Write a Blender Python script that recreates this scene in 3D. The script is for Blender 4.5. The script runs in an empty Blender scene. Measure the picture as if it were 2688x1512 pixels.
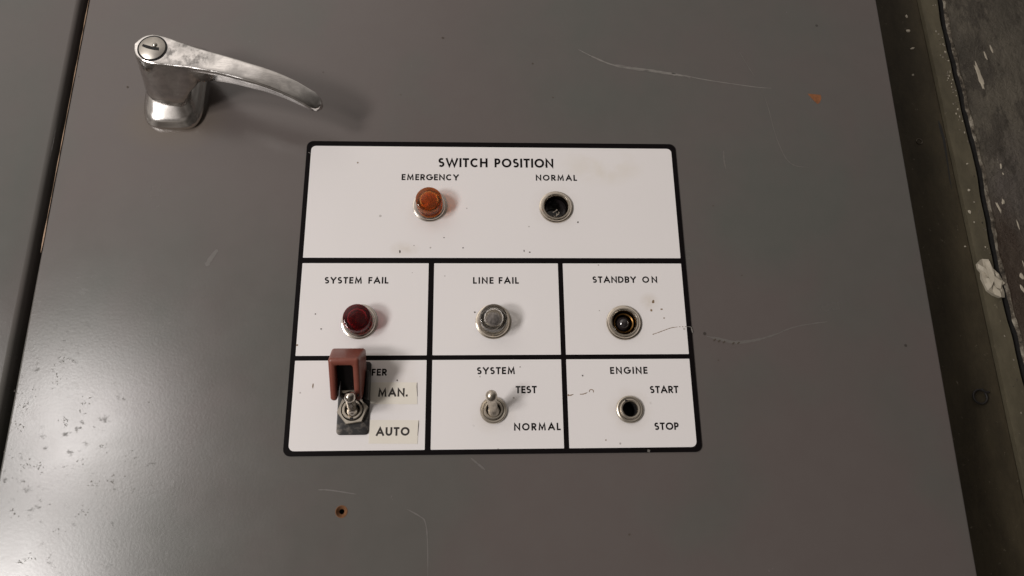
import bpy, bmesh, math, random
from mathutils import Vector, Matrix, noise as mnoise

S = bpy.context.scene
COL = S.collection
MM = 0.001

# ------------------------------------------------------------------ camera, world, lamps, exposure
def W(x, y, h):
    """door-plane millimetres (x across, y up, h out of the door) -> world metres (door faces -Y)"""
    return Vector((x * MM, -h * MM, y * MM))

cam_d = bpy.data.cameras.new('camera')
cam = bpy.data.objects.new('camera', cam_d); COL.objects.link(cam)
cam_d.sensor_width = 36.0
cam_d.lens = 36.0 * 1850.0 / 2688.0
cam_d.clip_start, cam_d.clip_end = 0.01, 50.0
R0 = (0.9989746, -0.0135078, 0.0432115)
R1 = (-0.0004583, -0.9574213, -0.2886939)
R2 = (0.0452712, 0.2883781, -0.9564458)
def ax(v, s): return Vector((v[0] * s, -v[2] * s, v[1] * s))
rx, ry, rz = ax(R0, 1), ax(R1, -1), ax(R2, -1)
cp = W(-7.691, -110.0, 365.44)
cam.matrix_world = Matrix(((rx.x, ry.x, rz.x, cp.x), (rx.y, ry.y, rz.y, cp.y), (rx.z, ry.z, rz.z, cp.z), (0, 0, 0, 1)))
S.camera = cam

world = bpy.data.worlds.new('World'); S.world = world; world.use_nodes = True
wn, wl = world.node_tree.nodes, world.node_tree.links
bg = wn['Background']; bg.inputs['Strength'].default_value = 0.74
tc = wn.new('ShaderNodeTexCoord')
nz = wn.new('ShaderNodeTexNoise'); nz.inputs['Scale'].default_value = 2.2; nz.inputs['Detail'].default_value = 3.0
wr = wn.new('ShaderNodeValToRGB')
wr.color_ramp.elements[0].position = 0.38; wr.color_ramp.elements[0].color = (0.085, 0.070, 0.058, 1)
wr.color_ramp.elements[1].position = 0.66; wr.color_ramp.elements[1].color = (0.46, 0.415, 0.375, 1)
wl.new(tc.outputs['Generated'], nz.inputs['Vector']); wl.new(nz.outputs['Fac'], wr.inputs['Fac'])
# the room is brighter overhead to the left and falls off to dark on the right
def wdot(d, p0, p1, v0, v1):
    v = wn.new('ShaderNodeVectorMath'); v.operation = 'DOT_PRODUCT'; v.inputs[1].default_value = Vector(d).normalized()
    wl.new(tc.outputs['Generated'], v.inputs[0])
    r = wn.new('ShaderNodeMapRange'); r.interpolation_type = 'SMOOTHSTEP'
    for k, x in zip((1, 2, 3, 4), (p0, p1, v0, v1)): r.inputs[k].default_value = x
    wl.new(v.outputs['Value'], r.inputs[0]); return r.outputs[0]
side = wdot((1, 0, -0.25), -0.35, 0.75, 1.0, 0.22)
glow = wdot((-0.46, -0.68, 0.57), 0.90, 0.985, 0.0, 0.95)
up = wdot((-0.2, -0.3, 1.0), 0.2, 0.9, 0.0, 0.35)
m1 = wn.new('ShaderNodeMath'); m1.operation = 'ADD'; wl.new(glow, m1.inputs[0]); wl.new(up, m1.inputs[1])
sc1 = wn.new('ShaderNodeVectorMath'); sc1.operation = 'SCALE'; wl.new(wr.outputs['Color'], sc1.inputs[0]); wl.new(side, sc1.inputs['Scale'])
sc2 = wn.new('ShaderNodeVectorMath'); sc2.operation = 'SCALE'; sc2.inputs[0].default_value = (1.0, 0.93, 0.88); wl.new(m1.outputs[0], sc2.inputs['Scale'])
ad = wn.new('ShaderNodeVectorMath'); ad.operation = 'ADD'; wl.new(sc1.outputs[0], ad.inputs[0]); wl.new(sc2.outputs[0], ad.inputs[1])
wl.new(ad.outputs[0], bg.inputs['Color'])

def area(name, loc, target, sx, sy, power, color):
    d = bpy.data.lights.new(name, 'AREA'); d.shape = 'RECTANGLE'; d.size, d.size_y = sx, sy
    d.energy = power; d.color = color
    o = bpy.data.objects.new(name, d); COL.objects.link(o)
    o.location = loc
    o.rotation_euler = (Vector(target) - Vector(loc)).to_track_quat('-Z', 'Y').to_euler()
    return o
LC = (1.0, 0.95, 0.925)
area('room_lamp', W(-1370, 70, 1600), W(-60, -20, 0), 0.36, 0.34, 13.5, LC)
area('room_lamp', W(-1510, -400, 1580), W(-60, -20, 0), 0.34, 0.24, 11.0, LC)
area('room_lamp', W(-1550, -600, 1560), W(-60, -20, 0), 0.34, 0.24, 10.5, LC)

vs = S.view_settings
S.display_settings.display_device = 'sRGB'
vs.view_transform = 'Standard'; vs.look = 'None'; vs.exposure = 0.0; vs.gamma = 1.0
S.cycles.use_denoising = True
S.cycles.caustics_reflective = False
S.cycles.max_bounces = 14; S.cycles.transmission_bounces = 10; S.cycles.glossy_bounces = 6
S.cycles.sample_clamp_indirect = 2.0

# ------------------------------------------------------------------ materials
class NT:
    def __init__(self, name):
        self.m = bpy.data.materials.new(name); self.m.use_nodes = True
        self.n = self.m.node_tree.nodes; self.l = self.m.node_tree.links
        self.b = self.n['Principled BSDF']
        self.co = self.n.new('ShaderNodeTexCoord').outputs['Object']
    def noise(self, scale, detail=3, rough=0.5, vec=None):
        t = self.n.new('ShaderNodeTexNoise'); t.inputs['Scale'].default_value = scale
        t.inputs['Detail'].default_value = detail; t.inputs['Roughness'].default_value = rough
        self.l.new(vec or self.co, t.inputs['Vector']); return t.outputs['Fac']
    def mapping(self, scale=(1, 1, 1), rot=(0, 0, 0)):
        t = self.n.new('ShaderNodeMapping'); t.inputs['Scale'].default_value = scale; t.inputs['Rotation'].default_value = rot
        self.l.new(self.co, t.inputs['Vector']); return t.outputs['Vector']
    def ramp(self, fac, stops, interp='LINEAR'):
        t = self.n.new('ShaderNodeValToRGB'); cr = t.color_ramp; cr.interpolation = interp
        while len(cr.elements) < len(stops): cr.elements.new(0.5)
        for e, (p, c) in zip(cr.elements, stops):
            e.position = p; e.color = (c, c, c, 1) if not hasattr(c, '__len__') else (*c, 1)
        self.l.new(fac, t.inputs['Fac']); return t.outputs['Color']
    def mix(self, fac, a, b):
        t = self.n.new('ShaderNodeMix'); t.data_type = 'RGBA'
        for k, v in ((0, fac), (6, a), (7, b)):
            if hasattr(v, 'is_output'): self.l.new(v, t.inputs[k])
            elif k == 0: t.inputs[0].default_value = v
            else: t.inputs[k].default_value = (*v, 1)
        return t.outputs[2]
    def math(self, op, a, b=0.0, c=None):
        t = self.n.new('ShaderNodeMath'); t.operation = op
        for k, v in ((0, a), (1, b), (2, c)):
            if v is None: continue
            if hasattr(v, 'is_output'): self.l.new(v, t.inputs[k])
            else: t.inputs[k].default_value = v
        return t.outputs[0]
    def blob(self, x, y, rx, ry):
        """1 at the centre (mm on the door plane), 0 at radius"""
        t = self.n.new('ShaderNodeMapping')
        t.vector_type = 'POINT'
        t.inputs['Location'].default_value = (-x / rx, 0, -y / ry)
        t.inputs['Scale'].default_value = (1000 / rx, 0, 1000 / ry)
        self.l.new(self.co, t.inputs['Vector'])
        g = self.n.new('ShaderNodeTexGradient'); g.gradient_type = 'SPHERICAL'
        self.l.new(t.outputs['Vector'], g.inputs['Vector']); return g.outputs['Fac']
    def specks(self, scale, size, keep):
        t = self.n.new('ShaderNodeTexVoronoi'); t.inputs['Scale'].default_value = scale
        self.l.new(self.co, t.inputs['Vector'])
        sep = self.n.new('ShaderNodeSeparateColor'); self.l.new(t.outputs['Color'], sep.inputs[0])
        sz = self.math('MULTIPLY', sep.outputs[1], size)
        a = self.math('LESS_THAN', t.outputs['Distance'], sz)
        b = self.math('LESS_THAN', sep.outputs[0], keep)
        return self.math('MULTIPLY', a, b)
    def bump(self, h, strength, dist=0.001):
        t = self.n.new('ShaderNodeBump'); t.inputs['Strength'].default_value = strength; t.inputs['Distance'].default_value = dist
        self.l.new(h, t.inputs['Height']); self.l.new(t.outputs['Normal'], self.b.inputs['Normal'])
    def set(self, **k):
        names = dict(color='Base Color', rough='Roughness', metal='Metallic', trans='Transmission Weight', ior='IOR', spec='Specular IOR Level', coat='Coat Weight', coat_rough='Coat Roughness', alpha='Alpha')
        for a, v in k.items():
            i = self.b.inputs[names[a]]
            if hasattr(v, 'is_output'): self.l.new(v, i)
            else: i.default_value = (*v, 1) if hasattr(v, '__len__') else v
        return self.m

def simple(name, color, rough, metal=0.0, var=0.15, scale=300, bump=0.0, **k):
    t = NT(name); f = t.noise(scale, 4)
    d = tuple(c * (1 - var) for c in color); u = tuple(min(1, c * (1 + var)) for c in color)
    t.set(color=t.mix(f, d, u), rough=t.math('MULTIPLY_ADD', f, rough * 0.5, rough * 0.75), metal=metal, **k)
    if bump: t.bump(t.noise(scale * 1.6, 3), bump, 0.0005)
    return t.m

# cabinet paint: grey enamel with faint green / pink mottling, orange peel, scuffed low on the hinge side
def cabinet_paint():
    t = NT('grey_cabinet_enamel')
    big = t.ramp(t.noise(7.5, 3, 0.55), [(0.52, 0.0), (0.62, 1.0)])
    tint = t.math('MAXIMUM', t.blob(115, 150, 150, 90), t.math('MAXIMUM', t.blob(160, 70, 70, 80), t.math('MAXIMUM', t.blob(-170, -90, 130, 170), t.blob(-300, 60, 70, 260))))
    tint = t.math('MULTIPLY', t.ramp(tint, [(0.05, 0.0), (0.4, 0.75)]), t.ramp(t.noise(11, 4, 0.6), [(0.36, 0.25), (0.60, 1.0)]))
    big = t.math('MAXIMUM', t.math('MULTIPLY', big, 0.5), tint)
    c = t.mix(big, (0.113, 0.096, 0.090), (0.092, 0.098, 0.087))
    fine = t.ramp(t.noise(60, 5, 0.6), [(0.3, 0.0), (0.75, 1.0)])
    c = t.mix(t.math('MULTIPLY', fine, 0.22), c, (0.132, 0.122, 0.112))
    # tiny dark specks everywhere, sparse
    sp = t.specks(55, 0.055, 0.32)
    c = t.mix(t.math('MULTIPLY', sp, 0.8), c, (0.035, 0.03, 0.025))
    sp2 = t.specks(48, 0.05, 0.25)
    # scuffs in the worn corner
    zone = t.blob(-225, -95, 90, 110)
    zone = t.ramp(zone, [(0.02, 0.0), (0.4, 1.0)])
    st = t.noise(170, 8, 0.68, t.mapping((1.0, 1, 1.4), (0, 0.6, 0)))
    marks = t.ramp(st, [(0.57, 0.0), (0.63, 1.0)])
    gate = t.ramp(t.noise(34, 5, 0.6), [(0.47, 0.05), (0.60, 1.0)])
    marks = t.math('MULTIPLY', t.math('MULTIPLY', marks, gate), zone)
    c = t.mix(t.math('MULTIPLY', marks, 0.42), c, (0.045, 0.042, 0.036))
    grime = t.math('MULTIPLY', t.ramp(t.noise(26, 6, 0.62), [(0.5, 0.0), (0.75, 1.0)]), zone)
    c = t.mix(t.math('MULTIPLY', grime, 0.35), c, (0.08, 0.075, 0.06))
    smudge = t.math('MULTIPLY', t.ramp(t.blob(-187, -93, 24, 24), [(0.0, 0.0), (0.6, 1.0)]), t.ramp(t.noise(120, 6, 0.65), [(0.3, 0.3), (0.6, 1.0)]))
    c = t.mix(t.math('MULTIPLY', smudge, 0.55), c, (0.075, 0.07, 0.055))
    rust_edge = t.ramp(t.blob(-183, 100, 34, 22), [(0.0, 0.0), (0.6, 1.0)])
    c = t.mix(t.math('MULTIPLY', rust_edge, 0.35), c, (0.15, 0.115, 0.075))
    r = t.math('MULTIPLY_ADD', t.noise(30, 6, 0.6), 0.10, 0.205)
    r = t.math('MULTIPLY_ADD', marks, 0.25, r)
    t.set(color=c, rough=r, spec=0.48)
    h = t.math('ADD', t.math('MULTIPLY', t.noise(700, 4, 0.65), 0.6), t.math('MULTIPLY', t.noise(150, 3), 0.18))
    t.bump(h, 0.085, 0.0006)
    return t.m
M_CAB = cabinet_paint()

def placard_white():
    t = NT('white_placard_plastic')
    c = t.mix(t.noise(14, 4), (0.755, 0.728, 0.718), (0.795, 0.765, 0.752))
    sp = t.math('MAXIMUM', t.specks(110, 0.062, 0.36), t.math('MULTIPLY', t.specks(61, 0.045, 0.30), 0.8))
    c = t.mix(t.math('MULTIPLY', sp, 0.6), c, (0.20, 0.17, 0.14))
    y = t.math('MULTIPLY', t.blob(62, 73, 26, 14), t.ramp(t.noise(55, 5), [(0.4, 0.0), (0.65, 1.0)]))
    c = t.mix(t.math('MULTIPLY', y, 0.55), c, (0.60, 0.53, 0.38))
    for (x, yy, rx_, ry_, k) in ((-49, 22.5, 9, 5, 0.5), (35, 47, 16, 15, 0.35), (-35.5, 44, 15, 14, 0.25), (-1, -67, 13, 12, 0.4), (69.6, -66, 13, 13, 0.45), (69.5, -20, 15, 14, 0.25), (-52, -50, 16, 18, 0.3), (84, -8, 6, 6, 0.5)):
        b = t.math('MULTIPLY', t.blob(x, yy, rx_, ry_), t.ramp(t.noise(130, 5), [(0.35, 0.2), (0.6, 1.0)]))
        c = t.mix(t.math('MULTIPLY', b, k), c, (0.55, 0.47, 0.36))
    # grains of dirt round the nuts
    for (x, yy) in ((-0.9, -66.5), (69.6, -66.5), (-62, -66)):
        g = t.math('MULTIPLY', t.ramp(t.blob(x, yy, 13, 13), [(0.0, 0.0), (0.3, 1.0)]), t.specks(260, 0.24, 0.22))
        c = t.mix(t.math('MULTIPLY', g, 0.55), c, (0.16, 0.13, 0.10))
    t.set(color=c, rough=0.42, spec=0.45)
    t.bump(t.noise(500, 2), 0.05, 0.0004)
    return t.m
M_WHITE = placard_white()
M_BLACK = simple('black_placard_print', (0.005, 0.0038, 0.0042), 0.5, var=0.3, scale=90, spec=0.06)
M_INK = simple('black_ink', (0.007, 0.0055, 0.0055), 0.6, var=0.3, scale=400, spec=0.05)
M_INK2 = simple('faded_black_ink', (0.018, 0.013, 0.009), 0.6, var=0.4, scale=500)
def tape_mat():
    t = NT('yellowed_label_tape')
    c = t.mix(t.noise(90, 5), (0.80, 0.76, 0.68), (0.735, 0.69, 0.60))
    c = t.mix(t.math('MULTIPLY', t.specks(200, 0.09, 0.2), 0.7), c, (0.2, 0.15, 0.1))
    t.set(color=c, rough=0.38, spec=0.5); return t.m
M_TAPE = tape_mat()

def chrome(name, col, rough, dirt, scale=180, stretch=None, stain=None):
    t = NT(name)
    vec = t.mapping(stretch[0], stretch[1]) if stretch else None
    f = t.noise(scale, 6, 0.62, vec)
    d = t.ramp(f, [(0.44, 0.0), (0.68, 1.0)])
    big = t.ramp(t.noise(70, 5, 0.6), [(0.46, 0.0), (0.66, 1.0)])
    dd = t.math('MULTIPLY', t.math('MAXIMUM', t.math('MULTIPLY', d, 0.6), big), dirt)
    if stain:
        sb = t.math('MULTIPLY', t.ramp(t.blob(*stain), [(0.0, 0.0), (0.5, 1.0)]), t.ramp(t.noise(130, 7, 0.7), [(0.36, 0.0), (0.55, 1.0)]))
        dd = t.math('MAXIMUM', dd, sb)
    t.set(color=t.mix(dd, col, tuple(c * 0.32 for c in col)), metal=1.0, rough=t.math('MULTIPLY_ADD', dd, 0.28, rough))
    t.bump(f, 0.035, 0.0003)
    return t.m
M_CHROME = chrome('worn_chrome', (0.80, 0.775, 0.75), 0.075, 0.6, 260, ((1, 1, 6), (0, 0.27, 0)), (20, -2, 20, 12))
M_CHROME2 = chrome('pitted_chrome_base', (0.80, 0.77, 0.74), 0.20, 0.22, 260)
M_BEZEL = chrome('tarnished_nickel', (0.72, 0.66, 0.59), 0.13, 0.45, 300)
M_BEZEL_BRASS = chrome('worn_nickel_over_brass', (0.74, 0.67, 0.57), 0.13, 0.45, 300)
M_NUT = chrome('dull_steel_nut', (0.66, 0.60, 0.51), 0.30, 0.6, 350)
M_LOCK = chrome('satin_lock_face', (0.56, 0.53, 0.48), 0.34, 0.4, 300)
M_BRASS = simple('browned_brass', (0.36, 0.19, 0.06), 0.3, 1.0, 0.4, 400)
M_DARK = simple('socket_and_shade_black', (0.004, 0.003, 0.003), 0.4, var=0.3, spec=0.12)
M_SLOT = simple('keyway_black', (0.004, 0.003, 0.003), 0.7, var=0.3)
M_GAP = simple('gap_shade_black', (0.012, 0.011, 0.010), 0.7, var=0.3)  # near-black colour painted in for the shade inside gaps

def glass(name, col, rough=0.04, tr=1.0, thin=0.0):
    t = NT(name); t.set(color=col, rough=rough, trans=tr, ior=1.49)
    if thin:      # thin moulded plastic: part of the light passes straight through and is tinted
        tb = t.n.new('ShaderNodeBsdfTransparent'); tb.inputs['Color'].default_value = (*col, 1)
        mx = t.n.new('ShaderNodeMixShader'); mx.inputs['Fac'].default_value = thin
        out = t.n['Material Output']
        t.l.new(t.b.outputs[0], mx.inputs[1]); t.l.new(tb.outputs[0], mx.inputs[2]); t.l.new(mx.outputs[0], out.inputs['Surface'])
    return t.m
M_AMBER = glass('amber_lens_plastic', (0.98, 0.46, 0.12), 0.05, 0.95, 0.36)
M_RED = glass('red_lens_plastic', (0.55, 0.05, 0.07), 0.05, 0.96, 0.40)
M_CLEAR = glass('clear_lens_plastic', (0.97, 0.95, 0.91), 0.02, 1.0, 0.2)
M_BULB = glass('bulb_glass', (0.60, 0.58, 0.60), 0.02)
M_BULBDARK = simple('smoked_bulb', (0.020, 0.016, 0.017), 0.06, var=0.3, coat=1.0, coat_rough=0.03)
M_BULBGREY = simple('frosted_grey_bulb', (0.19, 0.18, 0.19), 0.05, var=0.3, coat=1.0, coat_rough=0.03)
M_BULBAMBER = simple('amber_bulb', (0.22, 0.09, 0.03), 0.1, var=0.3, coat=1.0, coat_rough=0.03)
def guard_mat():
    t = NT('faded_red_guard_plastic')
    c = t.mix(t.ramp(t.noise(120, 6, 0.6), [(0.35, 0.0), (0.7, 1.0)]), (0.172, 0.045, 0.030), (0.218, 0.070, 0.047))
    c = t.mix(t.math('MULTIPLY', t.specks(420, 0.2, 0.25), 0.3), c, (0.36, 0.2, 0.16))
    t.set(color=c, rough=t.math('MULTIPLY_ADD', t.noise(160, 5), 0.22, 0.27), spec=0.5); t.bump(t.noise(700, 3), 0.12, 0.0004); return t.m
M_GUARD = guard_mat()
def plate_mat():
    t = NT('scraped_black_steel')
    f = t.noise(190, 7, 0.62)
    k = t.math('MULTIPLY', t.ramp(f, [(0.50, 0.0), (0.66, 1.0)]), t.ramp(t.blob(0, -18, 15, 18), [(0.0, 0.12), (0.45, 1.0)]))
    t.set(color=t.mix(k, (0.008, 0.007, 0.007), (0.16, 0.14, 0.12)), metal=t.math('MULTIPLY', k, 0.35), rough=0.42)
    t.bump(f, 0.2, 0.0005); return t.m
M_PLATE = plate_mat()
def rust_mat():
    t = NT('rust')
    t.set(color=t.mix(t.noise(500, 5, 0.6), (0.075, 0.028, 0.010), (0.34, 0.13, 0.045)), rough=0.85); t.bump(t.noise(900, 4), 0.5, 0.0004); return t.m
M_RUST = rust_mat()
M_EDGE = simple('bare_rubbed_edge', (0.30, 0.20, 0.13), 0.5, 0.3, 0.4, 300)
M_RUSTDARK = simple('brown_rusted_rim', (0.15, 0.065, 0.024), 0.8, 0.0, 0.6, 700)
M_SCR = simple('rubbed_paint', (0.195, 0.182, 0.166), 0.55, var=0.2, scale=500)
M_SCR2 = simple('faint_rubbed_paint', (0.126, 0.116, 0.106), 0.5, var=0.15, scale=500)
M_CRACK = simple('dirty_crack', (0.22, 0.15, 0.09), 0.8, var=0.5, scale=900)
M_GRIME_SHADE = simple('dark_grime_and_shade', (0.06, 0.045, 0.032), 0.8, var=0.4, scale=900)

M_SCUFF = simple('scuffed_through_paint', (0.105, 0.095, 0.078), 0.6, var=0.4, scale=900)

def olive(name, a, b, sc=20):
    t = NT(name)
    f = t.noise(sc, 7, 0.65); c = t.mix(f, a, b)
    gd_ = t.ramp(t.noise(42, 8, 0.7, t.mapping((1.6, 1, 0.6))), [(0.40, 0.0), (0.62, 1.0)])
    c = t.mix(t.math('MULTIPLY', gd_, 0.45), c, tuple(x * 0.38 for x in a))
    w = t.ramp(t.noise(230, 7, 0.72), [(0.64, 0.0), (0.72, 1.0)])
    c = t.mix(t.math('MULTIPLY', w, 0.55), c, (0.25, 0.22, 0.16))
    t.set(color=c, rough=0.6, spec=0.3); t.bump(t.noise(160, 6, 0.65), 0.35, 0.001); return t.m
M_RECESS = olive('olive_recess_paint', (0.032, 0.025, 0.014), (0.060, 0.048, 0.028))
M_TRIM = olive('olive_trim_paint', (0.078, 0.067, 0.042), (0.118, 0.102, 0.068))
def wall_mat():
    t = NT('grimy_wall_paint')
    f = t.noise(9, 8, 0.62)
    c = t.mix(t.ramp(f, [(0.42, 0.0), (0.60, 1.0)]), (0.048, 0.041, 0.029), (0.150, 0.130, 0.096))
    v = t.math('MULTIPLY', t.ramp(t.blob(359, 84, 30, 66), [(0.0, 0.0), (0.5, 1.0)]), t.ramp(t.noise(25, 4), [(0.35, 0.3), (0.6, 1.0)]))
    c = t.mix(t.math('MULTIPLY', v, 0.7), c, (0.072, 0.057, 0.064))
    d = t.ramp(t.noise(38, 9, 0.74, t.mapping((1.6, 1, 0.7), (0, -0.35, 0))), [(0.52, 0.0), (0.57, 1.0)])
    c = t.mix(t.math('MULTIPLY', d, 0.75), c, (0.028, 0.021, 0.014))
    fs = t.ramp(t.noise(130, 9, 0.75, t.mapping((2.0, 1, 0.5), (0, -0.3, 0))), [(0.35, 0.0), (0.68, 1.0)])
    c = t.mix(t.math('MULTIPLY', fs, 0.55), t.mix(0.45, c, (0.022, 0.017, 0.012)), t.mix(0.4, c, (0.20, 0.175, 0.135)))
    w = t.ramp(t.noise(75, 8, 0.7, t.mapping((1.3, 1, 0.5))), [(0.655, 0.0), (0.685, 1.0)])
    c = t.mix(t.math('MULTIPLY', w, 0.7), c, (0.30, 0.265, 0.21))
    br = t.ramp(t.blob(339, 26, 20, 64), [(0.0, 0.0), (0.5, 1.0)])
    c = t.mix(t.math('MULTIPLY', br, 0.75), c, (0.040, 0.022, 0.012))
    t.set(color=c, rough=0.55, spec=0.4); t.bump(t.math('ADD', f, t.noise(70, 9, 0.75)), 0.9, 0.006); return t.m
M_WALL = wall_mat()
def stone_mat():
    t = NT('chipped_plaster_edge')
    f = t.noise(120, 9, 0.75)
    t.set(color=t.ramp(f, [(0.40, (0.022, 0.017, 0.011)), (0.5, (0.12, 0.10, 0.075)), (0.62, (0.34, 0.31, 0.25))]), rough=0.85); t.bump(f, 0.8, 0.002); return t.m
M_STONE = stone_mat()
M_CHIP = simple('pale_paint_flake', (0.40, 0.36, 0.285), 0.7, var=0.25, scale=120, bump=0.4)
M_CHIP2 = simple('dull_bare_patch', (0.36, 0.32, 0.25), 0.8, var=0.35, scale=200, bump=0.4)
M_WIRE = simple('blackened_wire', (0.010, 0.008, 0.007), 0.6, var=0.3)

# ------------------------------------------------------------------ mesh helpers (local millimetres)
def P(x, y, h): return (x * MM, -h * MM, y * MM)

def link(name, me, mat, parent=None, loc=(0, 0, 0)):
    o = bpy.data.objects.new(name, me); COL.objects.link(o)
    if parent: o.parent = parent
    o.location = W(*loc)
    for m in (mat if isinstance(mat, (list, tuple)) else [mat]):
        if m: me.materials.append(m)
    return o

def finish(bm, name, smooth=35):
    bmesh.ops.recalc_face_normals(bm, faces=bm.faces)
    me = bpy.data.meshes.new(name); bm.to_mesh(me); bm.free()
    if smooth:
        me.polygons.foreach_set('use_smooth', [True] * len(me.polygons))
        me.set_sharp_from_angle(angle=math.radians(smooth))
    return me

def tag(o, label=None, cat=None, group=None, kind=None):
    for k, v in (('label', label), ('category', cat), ('group', group), ('kind', kind)):
        if v: o[k] = v
    return o

def empty(name, x, y, h=0):
    o = bpy.data.objects.new(name, None); COL.objects.link(o); o.location = W(x, y, h); o.empty_display_size = 0.01
    return o

def lathe(bm, prof, seg=56, c=(0, 0), mi=0, closed=False, wob=None):
    rings = []
    for r, h in prof:
        if r < 1e-6: rings.append([bm.verts.new(P(c[0], c[1], h))])
        else:
            rings.append([bm.verts.new(P(c[0] + r * (wob(i) if wob else 1) * math.cos(2 * math.pi * i / seg), c[1] + r * (wob(i) if wob else 1) * math.sin(2 * math.pi * i / seg), h)) for i in range(seg)])
    prs = list(zip(rings, rings[1:])) + ([(rings[-1], rings[0])] if closed else [])
    for a, b in prs:
        for i in range(seg):
            j = (i + 1) % seg
            vs_ = [a[i], a[j], b[j], b[i]] if len(a) > 1 and len(b) > 1 else ([a[0], b[j], b[i]] if len(a) == 1 else [a[i], a[j], b[0]])
            if len(set(vs_)) > 2:
                f = bm.faces.new(vs_); f.material_index = mi
    return bm

def lathe_obj(name, prof, mat, parent, seg=56, smooth=40, **k):
    bm = bmesh.new(); lathe(bm, prof, seg, **k)
    return link(name, finish(bm, name, smooth), mat, parent)

def rrect(x0, y0, x1, y1, r=0, n=6):
    if r <= 0: return [(x0, y0), (x1, y0), (x1, y1), (x0, y1)]
    out = []
    for cx, cy, a0 in ((x1 - r, y0 + r, -90), (x1 - r, y1 - r, 0), (x0 + r, y1 - r, 90), (x0 + r, y0 + r, 180)):
        for i in range(n + 1):
            a = math.radians(a0 + 90 * i / n); out.append((cx + r * math.cos(a), cy + r * math.sin(a)))
    return out
def circ(x, y, r, n=40): return [(x + r * math.cos(2 * math.pi * i / n), y + r * math.sin(2 * math.pi * i / n)) for i in range(n)]

def sheet(bm, outers, holes, h, depth=0, bevel=0, mi=0):
    """flat faces with holes at height h, optionally given depth behind and a rounded outer rim"""
    edges = []; outer_v = []
    for loop in list(outers) + list(holes):
        v = [bm.verts.new(P(x, y, h)) for x, y in loop]
        edges += [bm.edges.new((v[i], v[(i + 1) % len(v)])) for i in range(len(v))]
        if loop in outers: outer_v += v
    r = bmesh.ops.triangle_fill(bm, edges=edges, use_beauty=True, normal=(0, -1, 0))
    faces = [g for g in r['geom'] if isinstance(g, bmesh.types.BMFace)]
    for f in faces: f.material_index = mi
    if depth:
        e = bmesh.ops.extrude_face_region(bm, geom=faces, use_keep_orig=True)
        for v in [g for g in e['geom'] if isinstance(g, bmesh.types.BMVert)]: v.co.y += depth * MM
        if bevel:
            ov = set(outer_v)
            be = [e for e in edges if e.is_valid and e.verts[0] in ov and e.verts[1] in ov]
            bmesh.ops.bevel(bm, geom=be, offset=bevel * MM, segments=4, profile=0.5, affect='EDGES')
    return bm

def box(bm, x0, x1, y0, y1, h0, h1, bevel=0, seg=3):
    vs_ = [bm.verts.new(P(x, y, h)) for h in (h0, h1) for x, y in ((x0, y0), (x1, y0), (x1, y1), (x0, y1))]
    fs = [bm.faces.new([vs_[i] for i in q]) for q in ((0, 1, 2, 3), (4, 7, 6, 5), (0, 4, 5, 1), (1, 5, 6, 2), (2, 6, 7, 3), (3, 7, 4, 0))]
    if bevel:
        bmesh.ops.bevel(bm, geom=list({e for f in fs for e in f.edges}), offset=bevel * MM, segments=seg, profile=0.5, affect='EDGES')
    return bm

def ribbon(bm, pts, w, h):
    """flat ribbon along a polyline; w may be a list of widths"""
    n = len(pts); ws = w if hasattr(w, '__len__') else [w] * n
    L, Rr = [], []
    for i in range(n):
        p = Vector(pts[i]); a = Vector(pts[max(i - 1, 0)]); b = Vector(pts[min(i + 1, n - 1)])
        d1 = (p - a).normalized() if i > 0 else (b - p).normalized()
        d2 = (b - p).normalized() if i < n - 1 else d1
        nn = Vector((-d1.y, d1.x)) + Vector((-d2.y, d2.x))
        if nn.length < 1e-4: nn = Vector((-d1.y, d1.x))
        nn.normalize(); k = max(0.45, nn.dot(Vector((-d1.y, d1.x))))
        o = nn * (ws[i] / 2 / k)
        L.append(bm.verts.new(P(p.x + o.x, p.y + o.y, h))); Rr.append(bm.verts.new(P(p.x - o.x, p.y - o.y, h)))
    for i in range(n - 1): bm.faces.new((L[i], Rr[i], Rr[i + 1], L[i + 1]))

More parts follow.
